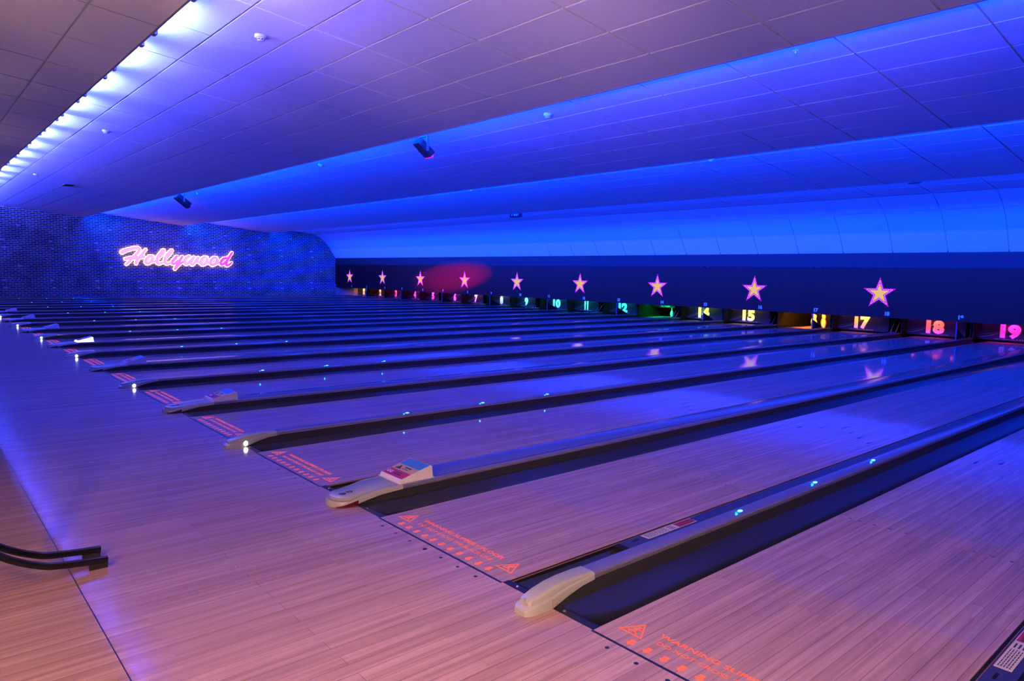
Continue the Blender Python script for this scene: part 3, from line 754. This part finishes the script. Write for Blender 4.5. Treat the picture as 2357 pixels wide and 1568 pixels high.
def ribbon(bm, pts, x0, x1, grow, lift):
    c = catmull(pts); L, Rr = [], []
    for i, p in enumerate(c):
        q = c[min(i + 1, len(c) - 1)] - c[max(i - 1, 0)]; d = Vector((q.x, q.y)).normalized(); nrm = Vector((-d.y, d.x)); h = p.z + grow
        L.append((p.x + nrm.x * h, p.y + nrm.y * h)); Rr.append((p.x - nrm.x * h, p.y - nrm.y * h))
    def caparc(p, d, h, rev):
        r = []
        for k in range(1, 6):
            a = -PI / 2 + PI * k / 6; e = Vector((d.x * math.cos(a) + -d.y * math.sin(a), d.y * math.cos(a) + d.x * math.sin(a)))
            r.append((p.x + e.x * h, p.y + e.y * h))
        return r
    dE = (Vector((c[-1].x, c[-1].y)) - Vector((c[-2].x, c[-2].y))).normalized(); dS = (Vector((c[0].x, c[0].y)) - Vector((c[1].x, c[1].y))).normalized()
    V = lambda p, x: bm.verts.new((x, p[0], p[1]))
    la, ra = [V(p, x1) for p in L], [V(p, x1) for p in Rr]; lb, rb = [V(p, x0) for p in L], [V(p, x0) for p in Rr]
    for i in range(len(c) - 1):
        bm.faces.new((la[i], la[i + 1], ra[i + 1], ra[i])); bm.faces.new((la[i], lb[i], lb[i + 1], la[i + 1])); bm.faces.new((ra[i], ra[i + 1], rb[i + 1], rb[i]))
    for p, d, A, B, Ab, Bb in ((c[-1], dE, ra[-1], la[-1], rb[-1], lb[-1]), (c[0], dS, la[0], ra[0], lb[0], rb[0])):
        arc = caparc(p, d, p.z + grow, False)
        f = [A] + [V(q, x1) for q in arc] + [B]; bk = [Ab] + [V(q, x0) for q in arc] + [Bb]
        bm.faces.new(f)
        for i in range(len(f) - 1): bm.faces.new((f[i], f[i + 1], bk[i + 1], bk[i]))
sg = thing('neon_sign', 'glowing pink script Hollywood sign with white-gold edge on the brick wall', 'neon sign', (WALLX, 0, 0))
HALO = mat('sign_halo', (.9, .8, .6), .5, emit=(1, .62, .30), es=4.0)
EDGE = mat('sign_edge', (.9, .1, .4), .5, emit=(1, .03, .30), es=1.0)
for idx, (ch, strokes) in enumerate(SIGN):
    pk = {'d': (1, .02, .55), 'y': (1, .17, .55)}.get(ch, (1, .40, .72))
    if idx == 7: pk = (1, .28, .70)
    pm = mat('sign_pink_%d' % idx, (.9, .4, .7), .5, emit=pk, es=1.1)
    bm = BM()
    for k, s in enumerate(strokes): ribbon(bm, s, .05, .112 + k * .0015, 0, 0)
    L_ = obj('letter', bm, pm, sg)
    bm = BM()
    for k, s in enumerate(strokes): ribbon(bm, s, .048, .106 + k * .0004, .009, 0)
    obj('letter_edge', bm, EDGE, L_)
    bm = BM()
    for k, s in enumerate(strokes): ribbon(bm, s, .02, .055 + k * .001, .040, 0)
    obj('letter_halo', bm, HALO, L_)

# ------------------------------------------------------------------ CEILING ITEMS
def plane_z(k, y): a, b, c, d = SEC[k]; return c + (d - c) * (y - a) / (b - a)
def detector(x, y, k, label):
    t = thing('smoke_detector', label, 'smoke detector', (x, y, plane_z(k, y)), 'smoke detectors')
    bm = BM(); lathe(bm, [(0, .01), (.062, .01), (.062, -.022), (.055, -.030), (.0, -.030)], 24); obj('base', bm, WHITE, t, True)
    bm = BM(); lathe(bm, [(.046, -.030), (.044, -.040), (.036, -.055), (.026, -.060), (0, -.061)], 24)
    obj('sensor_head', bm, WHITE, t, True)
    bm = BM()
    for i in range(8):
        a = 2 * PI * i / 8; p = Vector((.0425 * math.cos(a), .0425 * math.sin(a), -.043)); s = Vector((-math.sin(a), math.cos(a), 0)) * .009; u = Vector((0, 0, .0045)); o = Vector((math.cos(a), math.sin(a), 0)) * .001
        extr(bm, [p - s - u + o, p + s - u + o, p + s + u + o, p - s + u + o], -o * 8)
    obj('vent_slots', bm, BLKM, t)
for x, y, k, lb in ((-4.268, 1.056, 1, 'largest smoke detector, at top left right of the bright light strip'), (-11.479, 1.03, 1, 'smoke detector on the near ceiling section, second along from the largest'), (-20.0, 1.02, 1, 'smoke detector farthest left, close to the brick wall end of the light strip'),
                  (-4.231, 5.271, 2, 'smoke detector right of the hanging projector with the magenta lens'), (-11.4, 5.212, 2, 'smoke detector left of the hanging projector with the magenta lens'), (-19.87, 5.23, 2, 'smoke detector just right of the far hanging black projector'),
                  (-11.523, 9.542, 3, 'small smoke detector under the third ceiling step, at picture centre'), (-4.27, 9.536, 3, 'small smoke detector under the third ceiling step, at right')):
    detector(x, y, k, lb)
for x, lb in ((-.392, 'ceiling sprinkler at upper right under the second step'), (-14.197, 'ceiling sprinkler between the two hanging projectors'), (-28.4, 'ceiling sprinkler nearest the brick wall')):
    z = plane_z(2, 5.11); t = thing('ceiling_sprinkler', lb, 'sprinkler', (x, 5.11, z), 'ceiling sprinklers')
    bm = BM(); lathe(bm, [(0, 0), (.03, 0), (.028, -.006), (.008, -.008), (.007, -.03), (.0, -.03)], 12); obj('pipe_rose', bm, WHITE, t, True)
    bm = BM(); box(bm, -.012, -.009, -.003, .003, -.055, -.028); box(bm, .009, .012, -.003, .003, -.055, -.028); cyl(bm, (0, 0, -.058), .016, .003, 10); obj('sprinkler_frame', bm, STEEL, t)
t = thing('ceiling_vent', 'small dark vent grille in the near ceiling section towards the brick wall', 'vent', (-21.2, 1.98, plane_z(1, 1.98)))
bm = BM(); box(bm, -.30, .30, -.14, .14, -.012, .005); obj('grille_frame', bm, mat('grille_grey', (.2, .2, .2), .5), t)
bm = BM()
for i in range(7): box(bm, -.27, .27, -.115 + i * .036, -.10 + i * .036, -.016, -.012)
obj('grille_slats', bm, BLKM, t)
def projector(loc, label, lens_m, scale=1.0, black=False):
    t = thing('stage_projector', label, 'projector', loc, 'hanging light projectors')
    bodym = BLKM if black else mat('projector_black', (.022, .022, .025), .35)
    ax = Matrix.Rotation(math.radians(-38), 4, 'X') @ Matrix.Rotation(math.radians(0), 4, 'Z')
    def tr(bm): bmesh.ops.transform(bm, matrix=Matrix.Translation((0, .04, -.27 if scale > 1 else -.25)) @ ax @ Matrix.Scale(scale, 4), verts=bm.verts)
    bm = BM()
    pr = [(-.11, -.07), (.11, -.07), (.14, -.02), (.14, .05), (.105, .085), (-.105, .085), (-.14, .05), (-.14, -.02)]
    loft(bm, [[(x * .92, -.20, z * .9) for x, z in pr], [(x, -.17, z) for x, z in pr], [(x, .19, z) for x, z in pr]])
    tr(bm); b = obj('projector_body', bm, bodym, t)
    bm = BM(); 
    for i in range(5): box(bm, -.10, .10, -.15 + i * .022, -.14 + i * .022, .083, .0865)
    for i in range(6): box(bm, .138, .142, -.14 + i * .04, -.125 + i * .04, -.01, .045)
    tr(bm); obj('cooling_fins', bm, BLKM, b)
    bm = BM(); box(bm, -.012 - .03, .10 - .03, .02, .045, .0858, .0868); box(bm, -.10, .10, -.006, .0, .0858, .0865)
    tr(bm); obj('name_strip', bm, LBL, b)
    bm = BM(); box(bm, -.13, .13, .186, .212, -.062, .0); tr(bm); obj('lens', bm, lens_m, t, label='magenta lens' if not black else 'dark lens')
    bm = BM()
    for s in (-1, 1): box(bm, s * .150 * scale - .006, s * .150 * scale + .006, .02, .06, -.30, -.06)
    box(bm, -.156 * scale, .156 * scale, .02, .06, -.066, -.056); obj('yoke', bm, mat('yoke_grey', (.12, .12, .14), .4), t)
    bm = BM(); cyl(bm, (0, .04, -.06), .022, .16, 10); obj('hanging_pole', bm, mat('yoke_grey', (.12, .12, .14), .4), t)
    bm = BM(); tube(bm, catmull([(-.05, -.08, -.16), (-.20, -.12, -.14), (-.32, -.05, -.02), (-.25, .0, .06), (-.10, .02, .09)], 5), .006, 6); obj('cable', bm, BLK, t, True)
projector((-6.50, 4.60, 3.66), 'black stage projector with magenta lens hanging under the second ceiling step', mat('lens_magenta', (.5, .02, .2), .2, emit=(1, .0, .35), es=1.6), .80)
projector((-19.45, 4.60, 3.66), 'smaller looking black stage projector hanging at left above the Hollywood sign', BLKM, 1.15, True)
t = thing('effect_light', 'black twin lens effect light hanging from the last ceiling step at centre', 'effect light', (-13.42, 12.82, 3.36))
for s in (-1, 1):
    bm = BM(); box(bm, 0, .24, -.05, .06, -.09, .04)
    bmesh.ops.transform(bm, matrix=Matrix.Rotation(math.radians(-14 if s > 0 else 194 + 0), 4, 'Z') if s > 0 else Matrix.Scale(-1, 4, (1, 0, 0)) @ Matrix.Rotation(math.radians(-14), 4, 'Z'), verts=bm.verts)
    h = obj('lamp_housing', bm, BLKM, t, loc=(0, 0, -.09))
    bm = BM()
    for q in (.06, .17): lathe(bm, [(0, 0), (.028, 0), (.026, .006), (0, .008)], 12, (q, 0, 0))
    bmesh.ops.transform(bm, matrix=Matrix.Rotation(PI / 2, 4, 'X'), verts=bm.verts)
    bmesh.ops.transform(bm, matrix=Matrix.Translation((0, -.052, -.03)), verts=bm.verts)
    bmesh.ops.transform(bm, matrix=Matrix.Rotation(math.radians(-14), 4, 'Z') if s > 0 else Matrix.Scale(-1, 4, (1, 0, 0)) @ Matrix.Rotation(math.radians(-14), 4, 'Z'), verts=bm.verts)
    obj('lens', bm, mat('lens_bluegrey', (.35, .4, .5), .15), h)
bm = BM(); box(bm, -.09, -.06, -.01, .02, -.06, .216); box(bm, .06, .09, -.01, .02, -.06, .216); obj('bracket', bm, BLK, t)
t = thing('wall_speaker', 'small wedge speaker hanging under the last ceiling step at right', 'speaker', (-1.88, 12.80, 3.40))
bm = BM(); loft(bm, [[(-.10, -.09, -.12), (-.10, .10, -.06), (-.10, .06, .10), (-.10, -.05, .06)], [(.10, -.09, -.12), (.10, .10, -.06), (.10, .06, .10), (.10, -.05, .06)]]); obj('speaker_case', bm, BLKM, t, loc=(0, 0, -.03))
bm = BM(); extr(bm, [(-.25, 0, .12), (-.01, 0, .12), (-.08, 0, -.06)], (0, .02, 0)); obj('bracket_plate', bm, WHITE, t, loc=(0, -.02, -.02))
bm = BM(); box(bm, -.02, .02, -.02, .02, .05, .20); obj('hanging_arm', bm, BLK, t)

# ------------------------------------------------------------------ BOWLING RAMP at lower left
t = thing('bowling_ramp', 'black two-rail ball ramp standing on the approach at the left edge', 'ball ramp', (-.275, -1.5, 0))
prf = [(.19, .0345), (.13, .0395), (.05, .047), (-.03, .058), (-.085, .078), (-.135, .102), (-.20, .143), (-.27, .21), (-.36, .31), (-.47, .44), (-.60, .60), (-.74, .74), (-.86, .80)]
for s in (-1, 1):
    bm = BM(); secs = []
    c = catmull([(a, b, 0) for a, b in prf], 3)
    for i, p in enumerate(c):
        q = c[min(i + 1, len(c) - 1)] - c[max(i - 1, 0)]; d = Vector((0, q.x, q.y)).normalized(); n_ = Vector((0, -d.z, d.y)) if d.y > 0 else Vector((0, d.z, -d.y))
        o = Vector((s * .075, p.x, p.y)); xx = Vector((1, 0, 0)); r = .0135
        shape = [(-1, -1), (-1, .35), (-.75, .85), (-.35, 1.0), (-.1, .75), (.1, .75), (.35, 1.0), (.75, .85), (1, .35), (1, -1)]
        secs.append([o + xx * (a * r) + n_ * (b * r) for a, b in shape])
    loft(bm, secs); obj('rail', bm, mat('ramp_black', (.010, .010, .009), .22, spec=.6), t, True)
    bm = BM(); box(bm, s * .075 - .013, s * .075 + .013, .115, .188, 0, .030); obj('rubber_foot', bm, mat('ramp_foot', (.02, .018, .012), .5), t)
bm = BM()
for s in (-1, 1): tube(bm, [(s * .075, -.80, .76), (s * .16, -.70, .4), (s * .19, -.62, .0)], .012, 8)
obj('stand', bm, BLK, t)
bm = BM(); box(bm, -.075, .075, -.50, -.47, .42, .44); box(bm, -.075, .075, -.84, -.81, .76, .78); obj('cross_bar', bm, BLK, t)

# ------------------------------------------------------------------ STRIP LIGHTS on the first ceiling step
TUBEM = mat('tube_glass', (.9, .9, .9), .3, emit=(.035, .055, 1), es=820)
NFIT = int((XR - WALLX) / (P / 2))
x = -4.62 + 4 * P / 2; first = None; idx = 0
BLUE1 = (.045, .06, 1.0); BLUE2 = (.0, .032, 1.0)
def fit_label(i): return 'blue tube light fitting above the first ceiling step, number %d along from the top of the picture' % i
while x > WALLX + .8:
    if x < XR - .7:
        vis = x < -2.5
        if vis:
            idx += 1
            t = thing('strip_light', ('nearest blue strip light at the top of the glowing ceiling step' if idx == 1 else 'blue strip light on the glowing ceiling step, %s from the top' % ('second' if idx == 2 else 'third' if idx == 3 else '%dth' % idx)), 'strip light', (x, .03, 3.66), 'strip lights along the first ceiling step')
            if first is None:
                bm = BM(); box(bm, -.56, .56, .002, .03, .155, .195); bat = mesh('batten', bm, WHITE)
                bm = BM(); cyl(bm, (-.50, .050, .150), .013, 1.0, 8, 0); tb = mesh('tube', bm, TUBEM, True)
                bm = BM(); box(bm, -.045, .045, .0, .028, -.012, .10); brk = mesh('bracket', bm, mat('bracket_blue', (.1, .1, .14), .4))
                first = (bat, tb, brk)
            link('batten', first[0], t); link('tube', first[1], t)
            link('bracket', first[2], t, (-.24, 0, 0)); link('bracket', first[2], t, (.24, 0, 0))
        o = lamp('tube_glow', 'AREA', (x, .085, 3.835), 210, BLUE1, None, 1.0, .03); aim(o, (0, .50, .86))
    x -= P / 2
for i, e in ((1, 330), (2, 320), (3, 150)):
    yb, z0 = SEC[i][1], SEC[i][3]
    L = (XR - WALLX) / 9
    for k in range(9):
        xc = WALLX + L * (k + .5)
        o = lamp('step_glow', 'AREA', (xc, yb + .05, z0 + (.14 if i < 3 else .05)), e, BLUE2, None, L * .9, .05); aim(o, (0, .99, .12) if i < 3 else (0, 1, -.10))
    for k in range(3):
        o = lamp('step_glow', 'AREA', (WALLX + 3 * L * (k + .5), yb + .06, z0 + .10), (0, 420, 420, 200)[i], BLUE2, None, L * 2.9, .05); aim(o, (0, .75, -.66))
# colour wash from the central projector over two masking panels
o = lamp('red_wash', 'SPOT', (-6.6, 4.95, 3.25), 130000, (1, .01, .05), None, .05, spot_size=math.radians(4.4), spot_blend=.9); o.scale = (2.6, 1, 1)
aim(o, Vector((-21.6, YM, 1.22)) - Vector(o.location))
o = lamp('pink_wash', 'SPOT', (-19.5, 4.9, 3.2), 160, (1, .05, .5), None, .05, spot_size=math.radians(28), spot_blend=1)
aim(o, Vector((-31, 7.6, 3.4)) - Vector(o.location))
# warm lamps over the seating side behind the camera, plus added ceiling fill spots
WARM = (1, .51, .36)
for x, y, e in ((.0, -5.0, 330), (2.6, -4.2, 500), (4.4, -3.4, 500)):        # seating area behind the camera
    lamp('seating_downlight', 'SPOT', (x, y, 3.9), e, WARM, (0, 0, 0), .08, spot_size=math.radians(112), spot_blend=.8)
for x, y, e, tx, ty in ((4.6, -5.5, 950, .8, -.3), (2.0, -6.2, 330, -.3, -.7), (4.7, -3.2, 1000, 2.0, .4)):
    o = lamp('seating_spotlight', 'SPOT', (x, y, 2.7), e, WARM, None, .08, spot_size=math.radians(56), spot_blend=1); aim(o, Vector((tx, ty, 0)) - Vector((x, y, 2.7)))
for x, e in ((-2.5, 200), (1.0, 1000), (4.3, 1000)):  # added fill spots with no fitting, warming the near ceiling from behind the camera
    o = lamp('ceiling_fill', 'SPOT', (x, -3.6, 1.2), e, (1, .56, .46), None, .1, spot_size=math.radians(48), spot_blend=.7); aim(o, (-.45, .78, .54))

for x, e in ((-3.5, 90), (-7.5, 150), (-12, 180), (-17, 170)):  # more added fill, evening out the warm tone along the left of the ceiling
    o = lamp('ceiling_fill', 'SPOT', (x, -4.2, 1.6), e, (1, .56, .46), None, .1, spot_size=math.radians(95), spot_blend=1); aim(o, (-.1, .62, .78))

w = bpy.data.worlds.new('world'); SC.world = w; w.use_nodes = True
w.node_tree.nodes['Background'].inputs[0].default_value = (0, 0, .01, 1)
